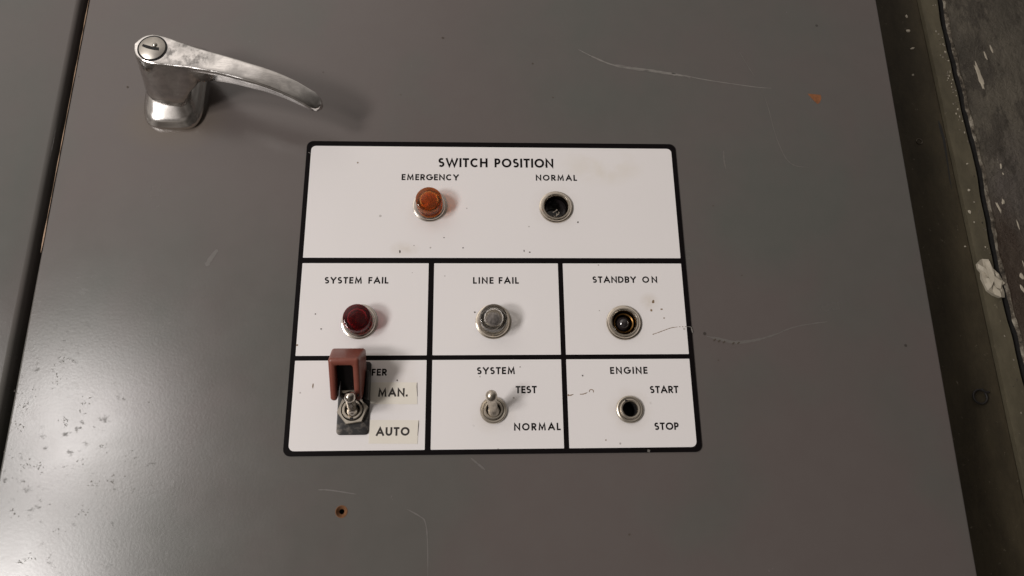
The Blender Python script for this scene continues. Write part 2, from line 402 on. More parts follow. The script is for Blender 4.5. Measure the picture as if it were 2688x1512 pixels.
# ------------------------------------------------------------------ lettering drawn from strokes
def arc(cx, cy, rx_, ry_, a0, a1, n=14):
    return [(cx + rx_ * math.cos(math.radians(a0 + (a1 - a0) * i / n)), cy + ry_ * math.sin(math.radians(a0 + (a1 - a0) * i / n))) for i in range(n + 1)]
BOWL = lambda y0, y1, x=0.55: [(0, y1), (x, y1)] + arc(x, (y0 + y1) / 2, 1 - x, (y1 - y0) / 2, 90, -90) [1:] + [(0, y0)]
GL = {
 'A': (.86, [[(0, 0), (.5, 1), (1, 0)], [(.2, .3), (.8, .3)]]),
 'B': (.60, [[(0, 0), (0, 1)], BOWL(.52, 1, .5), BOWL(0, .52, .55)]),
 'C': (.80, [arc(.55, .5, .55, .5, 48, 312, 22)]),
 'D': (.74, [[(0, 0), (0, 1)], BOWL(0, 1, .35)]),
 'E': (.52, [[(1, 1), (0, 1), (0, 0), (1, 0)], [(0, .52), (.9, .52)]]),
 'F': (.50, [[(1, 1), (0, 1), (0, 0)], [(0, .50), (.88, .50)]]),
 'G': (.90, [arc(.52, .5, .52, .5, 45, 360, 26) + [(.58, .5)]]),
 'H': (.72, [[(0, 0), (0, 1)], [(1, 0), (1, 1)], [(0, .52), (1, .52)]]),
 'I': (.0, [[(.5, 0), (.5, 1)]]),
 'L': (.48, [[(0, 1), (0, 0), (1, 0)]]),
 'M': (.98, [[(.06, 0), (.14, 1), (.5, .12), (.86, 1), (.94, 0)]]),
 'N': (.76, [[(0, 0), (0, 1), (1, 0), (1, 1)]]),
 'O': (.93, [arc(.5, .5, .5, .5, 0, 360, 30)]),
 'P': (.56, [[(0, 0), (0, 1)], BOWL(.42, 1, .5)]),
 'R': (.60, [[(0, 0), (0, 1)], BOWL(.46, 1, .5), [(.42, .46), (.98, 0)]]),
 'S': (.58, [arc(.5, .76, .46, .24, 40, 250, 14) + arc(.5, .26, .5, .26, 68, -145, 16)]),
 'T': (.60, [[(0, 1), (1, 1)], [(.5, 1), (.5, 0)]]),
 'U': (.70, [[(0, 1), (0, .38)] + arc(.5, .38, .5, .38, 180, 360, 14)[1:] + [(1, 1)]]),
 'W': (1.18, [[(0, 1), (.26, 0), (.5, .92), (.74, 0), (1, 1)]]),
 'Y': (.76, [[(0, 1), (.5, .46), (1, 1)], [(.5, .46), (.5, 0)]]),
 '.': (.0, [[(.5, 0), (.5, .02)]]),
}
def word(bm, txt, x0, x1, y, cap, sw, h, wide=1.0, tilt=0.0):
    s = sw * cap
    ws = [max(s, GL[c][0] * cap * wide) for c in txt]
    gap = (x1 - x0 - sum(ws)) / max(1, len(txt) - 1)
    k = 1.0
    if gap < 0.09 * cap and len(txt) > 1:
        gap = 0.11 * cap; k = (x1 - x0 - gap * (len(txt) - 1)) / sum(ws)
    x = x0; z = h
    for c, w in zip(txt, ws):
        w *= k
        for st in GL[c][1]:
            ys = max(1e-6, cap - s)
            pts = [(x + s / 2 + px * max(0, w - s), y + s / 2 + py * ys) for px, py in st]
            # run butt ends out to the full cap height / width
            if st[0] != st[-1]:
                for e, q in ((0, 1), (-1, -2)):
                    a, b = Vector(pts[e]), Vector(pts[q])
                    if len(pts) < 8 or c in 'UBDPRFEJ':
                        d = (a - b).normalized() * (s / 2)
                        if c == '.' : d = d.normalized() * s / 2
                        if not (c in 'BDPR' and abs(a.x - (x + s / 2)) < 1e-6 and abs(d.x) > abs(d.y)): a = a + d
                        pts[e] = (a.x, a.y)
            pts = [(px, py + tilt * (px - x0)) for px, py in pts]
            ribbon(bm, pts, s, z); z += 0.004
        x += w + gap
def lettering(parent, words, h, mat, label, origin=(0, 0), sw=.21, wide=1.12):
    bm = bmesh.new()
    for (t, x0, x1, y, cap) in words: word(bm, t, x0 - origin[0], x1 - origin[0], y - origin[1], cap, sw, h, wide)
    o = link('lettering', finish(bm, 'lettering', 0), mat, parent); o['label'] = label
    return o

# ------------------------------------------------------------------ the wall beside the cabinet (about 15 cm behind the door face)
rnd = random.Random(7)
WH = -150.0
P_door = P
WK = 0.825   # wall drawing units -> door millimetres; its face sits 60 mm behind the door face
def P(x, y, h): return P_door(x * WK - 1.35, y * WK - 19.25, (h - WH) * WK - 60.0)
def wobble(x, y, amp, sc): return x + amp * (mnoise.noise(Vector((x * 0.01, y * sc, 3.3))) + 0.5 * mnoise.noise(Vector((x * 0.02, y * sc * 3.1, 8.1))))
ys = [-420 + i * 6 for i in range(146)]
def crack_x(y): return 401.5 + 3.0 * mnoise.noise(Vector((0, y * 0.011, 1.7))) + 1.0 * mnoise.noise(Vector((0, y * 0.05, 4.4)))

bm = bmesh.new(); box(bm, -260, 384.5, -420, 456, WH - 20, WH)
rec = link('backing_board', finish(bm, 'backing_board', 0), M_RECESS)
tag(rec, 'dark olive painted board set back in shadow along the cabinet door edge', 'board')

def strip(name, xl, xr, h, mat, depth, parent=None, rough=0.0, shade_side=False):
    bm = bmesh.new(); prev = None
    for y in ys:
        a, b = xl(y), xr(y)
        n_ = max(1, int((b - a) / 4)) if rough else 1
        row = []
        for i in range(n_ + 1):
            x = a + (b - a) * i / n_
            dh = rough * (mnoise.noise(Vector((x * 0.12, y * 0.12, 0))) + 0.7 * mnoise.noise(Vector((x * 0.35, y * 0.35, 5)))) if rough else 0
            row.append(bm.verts.new(P(x, y, h + dh)))
        row = [bm.verts.new(P(a, y, h - depth))] + row + [bm.verts.new(P(b, y, h - depth))]
        if prev:
            for i in range(len(row) - 1):
                f = bm.faces.new((prev[i], row[i], row[i + 1], prev[i + 1]))
                if shade_side and i == 0: f.material_index = 1  # crack flank coloured near-black in place of shade
        prev = row
    return link(name, finish(bm, name, 60), [mat, M_GAP] if shade_side else mat, parent)
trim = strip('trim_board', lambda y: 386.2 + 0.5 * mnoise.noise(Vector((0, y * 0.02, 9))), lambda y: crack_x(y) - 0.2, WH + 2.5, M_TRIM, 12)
tag(trim, 'worn olive trim strip with flaked edge running beside the dark wall crack', 'trim')
wall = strip('wall', lambda y: crack_x(y) + 8.0 + 2.0 * mnoise.noise(Vector((3, y * 0.06, 2))) + .8 * mnoise.noise(Vector((3, y * 0.25, 7))), lambda y: 900, WH + 3, M_WALL, 22)
tag(wall, 'grimy brown wall with peeling dark paint and pale bare patches', 'wall')
# subdivide the near part of the wall for real relief
edge_ = strip('chipped_edge', lambda y: crack_x(y) + 5.0 + 0.9 * mnoise.noise(Vector((6, y * 0.07, 2))), lambda y: crack_x(y) + 8.3 + 2.0 * mnoise.noise(Vector((3, y * 0.06, 2))) + .8 * mnoise.noise(Vector((3, y * 0.25, 7))), WH + 1.6, M_STONE, 20, wall, rough=0.9, shade_side=True)
bm = bmesh.new(); box(bm, 386, 900, -420, 456, WH - 30, WH - 24)
link('crack_backing', finish(bm, 'crack_backing', 0), M_GAP, wall)

def flake(name, pts, h, t, mat, parent=None, lift=0.0, seed=0):
    """irregular flake with thickness, slightly crumpled"""
    bm = bmesh.new(); cx = sum(p[0] for p in pts) / len(pts); cy = sum(p[1] for p in pts) / len(pts)
    def hh(x, y): return h + lift * (mnoise.noise(Vector(((x - cx) * .22, (y - cy) * .22, seed))) + 0.4)
    rings = []
    for k in (1.0, 0.72, 0.4):
        rings.append([bm.verts.new(P(cx + (x - cx) * k, cy + (y - cy) * k, hh(cx + (x - cx) * k, cy + (y - cy) * k) + (0 if k == 1 else t))) for x, y in pts])
    c = bm.verts.new(P(cx, cy, hh(cx, cy) + t))
    n = len(pts)
    low = [bm.verts.new(P(x, y, min(h, hh(x, y)) - 0.05)) for x, y in pts]
    for i in range(n):
        j = (i + 1) % n
        bm.faces.new((low[i], low[j], rings[0][j], rings[0][i]))
        for a, b in zip(rings, rings[1:]): bm.faces.new((a[i], a[j], b[j], b[i]))
        bm.faces.new((rings[-1][i], rings[-1][j], c))
    return link(name, finish(bm, name, 20), mat, parent)
def jag(cx, cy, rx_, ry_, n, seed, rot=0.0):
    r = random.Random(seed); out = []
    for i in range(n):
        a = 2 * math.pi * i / n; k = r.uniform(0.6, 1.1)
        x, y = rx_ * k * math.cos(a), ry_ * k * math.sin(a)
        out.append((cx + x * math.cos(rot) - y * math.sin(rot), cy + x * math.sin(rot) + y * math.cos(rot)))
    return out
# bare patches on the wall
for (x, y, a, b, n, sd, ro) in ((424, 237, 2.3, 16, 18, 3, .10), (440.5, 264, 1.2, 5, 9, 4, .15), (433.8, 256, .9, 5, 9, 5, .1), (424, 150, 1.0, 3, 8, 6, -.1), (424.5, 143, .8, 1.6, 8, 7, .2),
        (414, 113, 1.2, 6, 9, 8, .3), (419, 118, 1.6, 3, 9, 9, -.2), (427, 98, .7, 5, 8, 10, .1), (420, 54, 2.0, 3, 10, 11, .2), (418, 44, 1.6, 4, 10, 12, .4), (424, 62, .5, 6, 8, 14, .1)):
    flake('bare_patch', jag(x, y, a, b, n, sd, ro), WH + 3.02, 0.25, M_CHIP2, wall, 0.0, sd)
# small pale flakes lying on the boards
for i, (x, y, a, b) in enumerate(((372, 298, 1.0, 2.4), (371, 283, 2.4, 1.9), (371.5, 265, 2.6, 1.2), (367, 238, 1.1, 1.2), (392.5, 128, 1.6, 1.3), (389, 109, 1.6, 2.4), (381, 80, .8, .8), (396, 152, 1.0, 1.0), (391, 100, .7, .8))):
    o = flake('paint_flake', jag(x, y, a, b, 8, 40 + i, .3), WH + (2.6 if x > 387 else 0.1), 0.5, M_CHIP, None, 0.3, i)
    lab = ['tiny pale paint sliver near the top of the dark recess board', 'pale oval paint flake on the recess board, larger of the upper pair', 'slanted pale paint flake just under the oval flake on recess board',
           'lone pale crumb of paint on the recess board above the small washer', 'pale crumb of paint on the trim strip level with the amber lamp', 'pale pointed paint flake on the trim strip above the crumpled scrap',
           'faint paint speck on the recess board beside the crumpled scrap', 'tiny pale paint crumb on trim strip, topmost of those there', 'tiny paint speck on the trim strip just below the pointed flake'][i]
    tag(o, lab, 'paint flake', 'paint flakes on the boards beside the cabinet')
# the row of grainy chips along the trim strip
for i in range(95):
    y = rnd.choice((rnd.gauss(262, 9), rnd.gauss(232, 8), rnd.gauss(205, 14), rnd.uniform(60, 310), rnd.uniform(-110, 110)))
    x = crack_x(y) - 0.9 - abs(rnd.gauss(0, 3.0))
    flake('flaked_chip', jag(x, y, rnd.uniform(.3, 1.0), rnd.uniform(.4, 1.3), 7, 100 + i), WH + 2.55, 0.3, M_STONE if i % 4 else M_CHIP2, trim, 0.1, i)
# crumpled scrap
bm = bmesh.new()
scr = [(384.8, 64.0), (389, 67.8), (393.5, 67.0), (397, 60), (399.6, 55.0), (402.8, 50.5), (404.0, 48.0), (401.6, 46.2), (402.6, 41), (402.2, 36.6), (397.5, 36.2), (392.5, 38.4), (388.5, 42.0), (387.4, 47), (386.0, 52.0), (386.8, 57), (384.9, 60)]
sc_o = flake('crumpled_scrap', scr, WH + 2.6, 0.8, M_CHIP, None, 5.0, 2)
bm = bmesh.new()
q = [(389.6, 64.5, 4.2), (392.8, 65, 5.6), (394.2, 57, 5.8), (396.0, 50.5, 4.5), (398.6, 48.4, 6.0), (397.6, 42.5, 4.6), (394.5, 43.4, 4.8), (392.6, 48.8, 5.8), (390.8, 45, 5.0), (389.4, 52, 5.8)]
v = [bm.verts.new(P(x, y, WH + 1.8 + h)) for x, y, h in q]
cc = bm.verts.new(P(393.2, 52.5, WH + 8.2))
for i in range(len(v)): bm.faces.new((v[i], v[(i + 1) % len(v)], cc))
fo = link('torn_fold', finish(bm, 'torn_fold', 0), M_CHIP, sc_o)
so = fo.modifiers.new('s', 'SOLIDIFY'); so.thickness = 0.0004
tag(sc_o, 'crumpled pale scrap of peeled paint stuck across the trim strip and the crack', 'paint scrap')

def torus(bm, cx, cy, h, R_, r, a0=0, a1=360, n=36, m=10):
    rings = []
    for i in range(n + 1):
        a = math.radians(a0 + (a1 - a0) * i / n)
        rings.append([bm.verts.new(P(cx + (R_ + r * math.cos(2 * math.pi * k / m)) * math.cos(a), cy + (R_ + r * math.cos(2 * math.pi * k / m)) * math.sin(a), h + r * math.sin(2 * math.pi * k / m))) for k in range(m)])
    for a, b in zip(rings, rings[1:]):
        for k in range(m): bm.faces.new((a[k], a[(k + 1) % m], b[(k + 1) % m], b[k]))
bm = bmesh.new(); torus(bm, 360.6, 173.8, WH + 0.4, 2.4, 0.3)
tag(link('washer', finish(bm, 'washer', 60), M_STONE), 'small dull metal ring on the dark recess board', 'washer')
bm = bmesh.new(); torus(bm, 366.5, -40.5, WH + 2.4, 5.2, 0.8, 60, 395); 
torus(bm, 373.0, -33.0, WH + 2.4, 4.2, 0.8, 200, 285)
tag(link('wire_loop', finish(bm, 'wire_loop', 60), M_WIRE), 'blackened wire loop with a bent tail on the recess board', 'wire')
bm = bmesh.new()
ribbon(bm, [(381.0, 194), (381.6, 188), (382.4, 176), (381.8, 164), (381.0, 150), (380.2, 140), (380.0, 130)], [0.4, 2.6, 2.4, 1.6, 1.0, 1.0, .3], WH + 0.15)
link('peeled_streak', finish(bm, 'peeled_streak', 0), M_GAP, rec)

P = P_door
# ------------------------------------------------------------------ electrical cabinet
cab = empty('electrical_cabinet', 0, 0, 0)
tag(cab, 'grey enamelled electrical cabinet with scratched door and dark gap at its edge', 'cabinet')
LAMPS = {'EM': (-35.6, 47.8), 'NO': (35.0, 47.4), 'SF': (-71.3, -18.6), 'LF': (-0.6, -18.7), 'SO': (69.5, -19.5)}
ENG = (69.6, -65.8)
HOLES = [(*LAMPS['NO'], 6.4), (*LAMPS['SO'], 6.6), (*LAMPS['LF'], 6.0), (*LAMPS['EM'], 6.0), (*LAMPS['SF'], 6.0), (*ENG, 3.9)]
SCREW = (-75.6, -114.2)
def rxe(y): return 241.7 + (y - 21) * 0.0150
bm = bmesh.new()
outer = [(-242.2, -400), (rxe(-400), -400), (rxe(420), 420), (-242.2, 420)]
sheet(bm, [outer], [circ(x, y, r) for x, y, r in HOLES] + [circ(*SCREW, 2.7, 24)], 0.0, 18, 1.6)
door = link('door', finish(bm, 'door', 40), M_CAB, cab)
bm = bmesh.new(); box(bm, -620, -246.6, -400, 420, -18, 0.0, 3.4, 6)
link('adjoining_panel', finish(bm, 'adjoining_panel', 40), M_CAB, cab)
bm = bmesh.new(); box(bm, -600, 232, -396, 416, -59, -26, 2)
link('body', finish(bm, 'body', 40), M_GAP, cab)
# door details
def part_ribbon(name, pts, w, mat, parent, h, taper=True):
    # smooth the path
    P2 = [Vector(p) for p in pts]; out = []
    for i in range(len(P2) - 1):
        p0, p1, p2, p3 = P2[max(i - 1, 0)], P2[i], P2[i + 1], P2[min(i + 2, len(P2) - 1)]
        for k in range(6):
            t = k / 6; out.append(0.5 * ((2 * p1) + (p2 - p0) * t + (2 * p0 - 5 * p1 + 4 * p2 - p3) * t * t + (3 * p1 - p0 - 3 * p2 + p3) * t ** 3))
    out.append(P2[-1]); n = len(out)
    r = random.Random(len(pts) * 31 + int(pts[0][0]))
    ws = []
    for i in range(n):
        t = i / (n - 1); j = t * (len(pts) - 1)
        if hasattr(w, '__len__'):
            a = int(min(j, len(w) - 2)); ww = w[a] + (w[a + 1] - w[a]) * (j - a)
        else: ww = w * (min(1, 6 * min(t, 1 - t) + .12) if taper else 1)
        ws.append(ww * r.uniform(.6, 1.3))
    bm = bmesh.new(); ribbon(bm, [(p.x, p.y) for p in out], ws, h)
    return link(name, finish(bm, name, 0), mat, parent)
bm = bmesh.new()
ex = [(-242.05, 20 + i * 5.0) for i in range(38)]
r = random.Random(77); ribbon(bm, ex, [max(.12, .75 * min(1, .15 + abs(mnoise.noise(Vector((0, p[1] * .05, 2)))) * 2.2)) for p in ex], 0.07)
link('worn_edge', finish(bm, 'worn_edge', 0), M_EDGE, door)
r = random.Random(12)
for grp in range(3):
    bm = bmesh.new()
    for k in range(16):
        t_ = r.uniform(0, 1); x = 74 + 44 * t_; y = 140.3 - 7.0 * t_ + r.gauss(0, .55); l = r.uniform(1.5, 6)
        ribbon(bm, [(x, y), (x + l / 2, y - .07 * l + r.gauss(0, .08)), (x + l, y - .15 * l)], [.05, r.uniform(.15, .45), .05], .10 + .003 * k)
    link('scratch', finish(bm, 'scratch', 0), M_SCR if grp else M_SCR2, door)
part_ribbon('scratch', [(52, 151.2), (62, 145.5), (73.2, 140.6), (90, 137.6), (110.5, 135.4)], [.2, .9, 1.1, 1.9, .5], M_SCR, door, 0.06)
part_ribbon('scratch', [(84, 139.3), (97, 137.0), (108, 134.8), (116, 133.4)], [.2, 1.5, 1.2, .2], M_SCR, door, 0.09)
part_ribbon('scratch', [(108, 135.6), (128, 131.4), (146.3, 128.5), (160, 126.6), (168, 126.1)], [.6, .5, .45, .4, .15], M_SCR, door, 0.06)
part_ribbon('scratch', [(151.2, 151.5), (155, 142), (159, 133.4)], .45, M_SCR2, door, 0.06)
part_ribbon('scratch', [(163, 121), (164.6, 112), (166.5, 96), (169, 85), (171.5, 78.5), (176, 74.6), (184, 73.6)], .5, M_SCR2, door, 0.06)
part_ribbon('scratch', [(114, -27.0), (121, -28.6), (129.3, -30.4), (138, -29.6), (147.1, -27.6), (156, -24.6)], [.3, 1.8, 2.0, 1.3, .9, .2], M_SCR2, door, 0.06)
part_ribbon('scratch', [(154, -25), (163, -22), (172.2, -20.3), (182, -19)], .6, M_SCR2, door, 0.06)
for (x, y) in ((118.2, -29.0), (120.6, -29.6), (123.2, -30.2), (128.2, -30.9), (131.0, -30.8)):
    bm = bmesh.new(); ribbon(bm, [(x - .7, y - .5), (x + .6, y + .5)], .7, 0.12); link('gouge', finish(bm, 'gouge', 0), M_GRIME_SHADE, door)
part_ribbon('scratch', [(-154.5, 12.5), (-152.6, 16.9), (-149.5, 22)], 2.6, M_SCR2, door, 0.06)
part_ribbon('scratch', [(-87.6, -103.8), (-81.8, -104.0), (-68.7, -106.1)], .6, M_SCR2, door, 0.06)
part_ribbon('scratch', [(-43.8, -113.4), (-37.2, -117.0), (-34.6, -119.8), (-33.3, -128.7), (-32.7, -148)], .6, M_SCR2, door, 0.06)
part_ribbon('scratch', [(-12.5, -89.2), (-8.5, -92.5), (-5.2, -95.2)], .9, M_SCR2, door, 0.06)
part_ribbon('scratch', [(134.5, 84), (134.2, 78), (134.6, 72)], .9, M_SCR2, door, 0.06)
for (x, y, r) in ((-211, 121.5, .9), (-239.5, 128, .5), (24, 141, .8), (35.5, 118, .7), (-54, 118.5, .5), (-30, 158, .9), (125, 49, .6), (137, 7.3, .6), (119, -40, .5), (-175, -60, .5), (-100, 133, .5), (66, -127, .7)):
    o = lathe_obj('paint_pit', [(0, .1), (r, .1), (r, .02)], M_GRIME_SHADE, door, 10, loc if False else 0) if False else None
    bm = bmesh.new(); f = [bm.verts.new(P(px, py, .07)) for px, py in jag(x, y, r, r * .8, 8, int(x * 7 + y))]; bm.faces.new(f)
    link('paint_pit', finish(bm, 'paint_pit', 0), M_GRIME_SHADE, door)
bm = bmesh.new(); f = [bm.verts.new(P(x, y, .08)) for x, y in ((189.8, 122.6), (193.5, 122.4), (197.8, 121.9), (198.0, 119.6), (196.6, 116.6), (195.0, 115.6), (193.4, 117.4))]; bm.faces.new(f)
link('rust_spot', finish(bm, 'rust_spot', 0), M_RUST, door)
bm = bmesh.new(); lathe(bm, [(3.0, .09), (2.65, .12), (2.3, -.3), (1.35, -1.2), (1.25, -1.3)], 28, SCREW); lathe(bm, [(1.25, -1.3), (1.25, -9), (0, -9)], 28, SCREW, 1)
link('screw_hole', finish(bm, 'screw_hole', 40), [M_RUSTDARK, M_SLOT], door)

# scuff strokes in the worn corner
sc_pts = [(-221.2, -40.1), (-221.7, -48.3), (-239.2, -53.4), (-231.5, -52.7), (-236.3, -61.4), (-237.1, -72.0), (-238.0, -85.1), (-229.4, -92.4), (-222.8, -92), (-203.7, -88.6), (-196.4, -98.1), (-193.8, -82.9), (-187.5, -98.2), (-180.9, -87.5), (-228.6, -101.6), (-210.1, -122.5), (-222, -133.6), (-232.4, -112.4), (-214, -70), (-207, -60), (-199, -112)]
for i, (x, y) in enumerate(sc_pts):
    r = random.Random(900 + i); bm = bmesh.new()
    for k in range(r.randint(5, 11)):
        cx, cy = x + r.gauss(0, 1.7), y + r.gauss(0, 1.9); a = r.uniform(-.4, 2.2); l = r.uniform(.3, 1.5)
        if r.random() < .45:
            f = [bm.verts.new(P(px, py, 0.05 + 0.004 * k)) for px, py in jag(cx, cy, r.uniform(.15, .42), r.uniform(.15, .36), 7, i * 50 + k)]; bm.faces.new(f)
        else:
            m_ = (cx + r.gauss(0, .35), cy + r.gauss(0, .35))
            ribbon(bm, [(cx - l * math.cos(a) / 2, cy - l * math.sin(a) / 2), m_, (cx + l * math.cos(a) / 2, cy + l * math.sin(a) / 2)], [.08, r.uniform(.15, .5), .08], 0.05 + 0.004 * k)
    link('scuff', finish(bm, 'scuff', 0), M_SCUFF, door)

# ------------------------------------------------------------------ placard
pl = empty('control_placard', 0, 0, 0)
tag(pl, 'white seven-panel control placard with thick black border and printed switch names', 'placard')
bm = bmesh.new(); sheet(bm, [rrect(-106, -87.6, 106, 87.6, 3.6)], [circ(*h) for h in HOLES], 0.55, 0.5)
link('border_sheet', finish(bm, 'border_sheet', 30), M_BLACK, pl)
def cell(x0, y0, x1, y1, rt=(0, 0, 0, 0)):
    out = []
    for (cx, cy, a0, r) in ((x1, y0, -90, rt[0]), (x1, y1, 0, rt[1]), (x0, y1, 90, rt[2]), (x0, y0, 180, rt[3])):
        r = max(r, .25); sx = -1 if cx == x1 else 1; sy = 1 if cy == y0 else -1
        for i in range(6):
            a = math.radians(a0 + 90 * i / 5); out.append((cx + sx * r + r * math.cos(a), cy + sy * r + r * math.sin(a)))
    return out
cells = [cell(-103.4, 17.2, 103.3, 84.5, (0, 2.6, 2.6, 0))]
for x0, x1 in ((-103.4, -35.6), (-32.6, 34.9), (37.6, 103.3)):
    cells.append(cell(x0, -36.75, x1, 14.05))
    cells.append(cell(x0, -85.1, x1, -39.3, (2.8 if x1 > 100 else 0, 0, 0, 2.8 if x0 < -100 else 0)))
bm = bmesh.new(); sheet(bm, cells, [circ(*h) for h in HOLES], 0.62)
link('white_field', finish(bm, 'white_field', 0), M_WHITE, pl)
H_INK = 0.67
lettering(pl, [('SWITCH', -31.4, -3.4, 71.8, 5.65), ('POSITION', .6, 34.3, 71.8, 5.65)], H_INK, M_INK, 'SWITCH POSITION heading in large black capitals', sw=.205, wide=1.06)
lettering(pl, [('EMERGENCY', -51.85, -19.7, 63.5, 3.75)], H_INK, M_INK, 'EMERGENCY in black capitals above the amber lamp')
lettering(pl, [('NORMAL', 24.0, 47.5, 63.7, 3.7)], H_INK, M_INK, 'NORMAL in black capitals above the empty lamp socket')
lettering(pl, [('SYSTEM', -91.0, -71.0, 2.5, 3.7), ('FAIL', -67.7, -57.0, 2.5, 3.7)], H_INK, M_INK, 'SYSTEM FAIL in black capitals')
lettering(pl, [('LINE', -11.5, -.4, 2.4, 3.75), ('FAIL', 2.4, 13.3, 2.4, 3.75)], H_INK, M_INK, 'LINE FAIL in black capitals')
lettering(pl, [('STANDBY', 53.6, 77.6, 2.9, 3.7), ('ON', 81.0, 89.3, 2.9, 3.7)], H_INK, M_INK, 'STANDBY ON in black capitals')
lettering(pl, [('TRANSFER', -80.5, -56.0, -47.35, 3.6)], H_INK, M_INK, 'TRANSFER in black capitals, mostly hidden by the red guard', sw=.215)
lettering(pl, [('SYSTEM', -9.35, 10.6, -46.95, 3.75)], H_INK, M_INK, 'SYSTEM in black capitals above the bare toggle')
lettering(pl, [('TEST', 10.7, 21.7, -57.0, 3.8)], H_INK, M_INK, 'TEST in black capitals')
lettering(pl, [('NORMAL', 9.6, 33.5, -76.0, 3.75)], H_INK, M_INK, 'NORMAL in black capitals below TEST')
lettering(pl, [('ENGINE', 60.6, 80.4, -47.2, 3.7)], H_INK, M_INK, 'ENGINE in black capitals')
lettering(pl, [('START', 81.0, 96.1, -57.45, 3.8)], H_INK, M_INK, 'START in black capitals')
lettering(pl, [('STOP', 82.0, 94.7, -76.4, 3.8)], H_INK, M_INK, 'STOP in black capitals')
# cracks and stains in the face
part_ribbon('crack_line', [(84.6, -26.0), (87, -25.2), (91.7, -23.5), (95, -22.4), (98.5, -21.9)], [.5, .34, .34, .3, .15], M_CRACK, pl, 0.70)
for x in (99.6, 101.2, 102.7):
    part_ribbon('crack_line', [(x - .4, -21.85), (x, -21.8), (x + .4, -21.8)], .3, M_CRACK, pl, 0.70)
part_ribbon('crack_line', [(103.4, -21.8), (105.6, -22.0), (106.0, -23.4), (106.4, -25.2)], [.2, .3, .7, .5], M_SCR, pl, 0.72)
part_ribbon('crack_line', [(37.7, -57.9), (38.8, -58.3), (40.7, -57.7)], [.9, .6, .3], M_CRACK, pl, 0.70)
part_ribbon('crack_line', [(44.0, -57.7), (46.0, -57.6), (48.2, -56.8)], .38, M_CRACK, pl, 0.70)
bm = bmesh.new(); ribbon(bm, arc(50.2, -56.2, 1.1, .9, 200, -40, 10), .4, .70); link('crack_line', finish(bm, 'crack_line', 0), M_CRACK, pl)
part_ribbon('crack_line', [(-104.9, 80.3), (-104.2, 80.1), (-103.5, 79.7)], .35, M_SCR, pl, 0.66)
bm = bmesh.new(); ribbon(bm, [(78.0, -87.4), (78.4, -86.2)], 1.3, .60); link('border_nick', finish(bm, 'border_nick', 0), M_SCR2, pl)
for i, (x, y, a, b, m) in enumerate(((-51.4, 20.8, .45, 1.3, M_GRIME_SHADE), (-93.4, -52.4, .4, 1.5, M_CRACK), (-76.9, 74.1, .55, .55, M_CRACK), (46, -48, .5, .5, M_GRIME_SHADE), (56.5, -81.2, .45, .45, M_CRACK), (86.2, -7.8, .9, 1.2, M_CRACK), (84.8, -12.6, .7, .8, M_CRACK),
        (16.5, 21.3, .35, .8, M_GRIME_SHADE), (19.6, 20.6, .6, .35, M_GRIME_SHADE), (-94.6, -14.3, .45, .45, M_GRIME_SHADE), (-91.1, -22.4, .55, .4, M_GRIME_SHADE), (-10.5, -13.5, .6, .5, M_GRIME_SHADE), (-103, -31, .6, .6, M_CRACK), (90.4, -12.1, .8, .5, M_CRACK), (-50.5, -49.8, .5, .5, M_GRIME_SHADE), (13.2, -43.2, .4, .4, M_GRIME_SHADE), (91.5, -17, .5, .5, M_CRACK), (47, 38.4, .5, .7, M_GRIME_SHADE), (-27.5, 29, .4, .4, M_GRIME_SHADE), (-17, 23, .45, .4, M_GRIME_SHADE))):
    bm = bmesh.new(); f = [bm.verts.new(P(px, py, .70)) for px, py in jag(x, y, a, b, 9, 300 + i)]; bm.faces.new(f)
    link('dirt_speck', finish(bm, 'dirt_speck', 0), m, pl)

# ------------------------------------------------------------------ label tapes
def tape(pts, word_, x0, x1, y, cap, label, h, wt=.225):
    bm = bmesh.new(); cx = sum(p[0] for p in pts) / 4; cy = sum(p[1] for p in pts) / 4
    sheet(bm, [[(x - cx, y_ - cy) for x, y_ in pts]], [], .14, .12)
    o = link('label_tape', finish(bm, 'label_tape', 30), M_TAPE, None, (cx, cy, h)); tag(o, label, 'label', 'typed label tapes beside the guarded toggle')
    tape_edge(o, [(pts[2][0] - cx - .05, pts[2][1] - cy - .2), (pts[2][0] - cx - .1, pts[2][1] - cy - 2.4), (pts[1][0] - cx, pts[1][1] - cy + 4)])
    lettering(o, [(word_, x0, x1, y, cap)], .19, M_INK2, word_ + ' in heavy dark brown capitals', (cx, cy), sw=wt, wide=1.12)
def tape_edge(o, pts):
    bm = bmesh.new(); ribbon(bm, pts, [.12, .3, .12], .17); link('edge_shadow', finish(bm, 'edge_shadow', 0), M_GRIME_SHADE, o)  # dark ribbon painted on as the shadow at the tape edge
tape([(-63.9, -61.9), (-39.9, -62.2), (-40.2, -51.0), (-64.0, -50.8)], 'MAN.', -60.2, -44.9, -58.25, 4.3, 'yellowed tape label printed MAN. beside the raised red guard', .64)
tape([(-63.8, -81.7), (-39.3, -82.1), (-38.9, -70.3), (-63.5, -70.0)], 'AUTO', -60.3, -43.4, -78.0, 4.3, 'yellowed tape label printed AUTO beside the guard plate foot', .64)

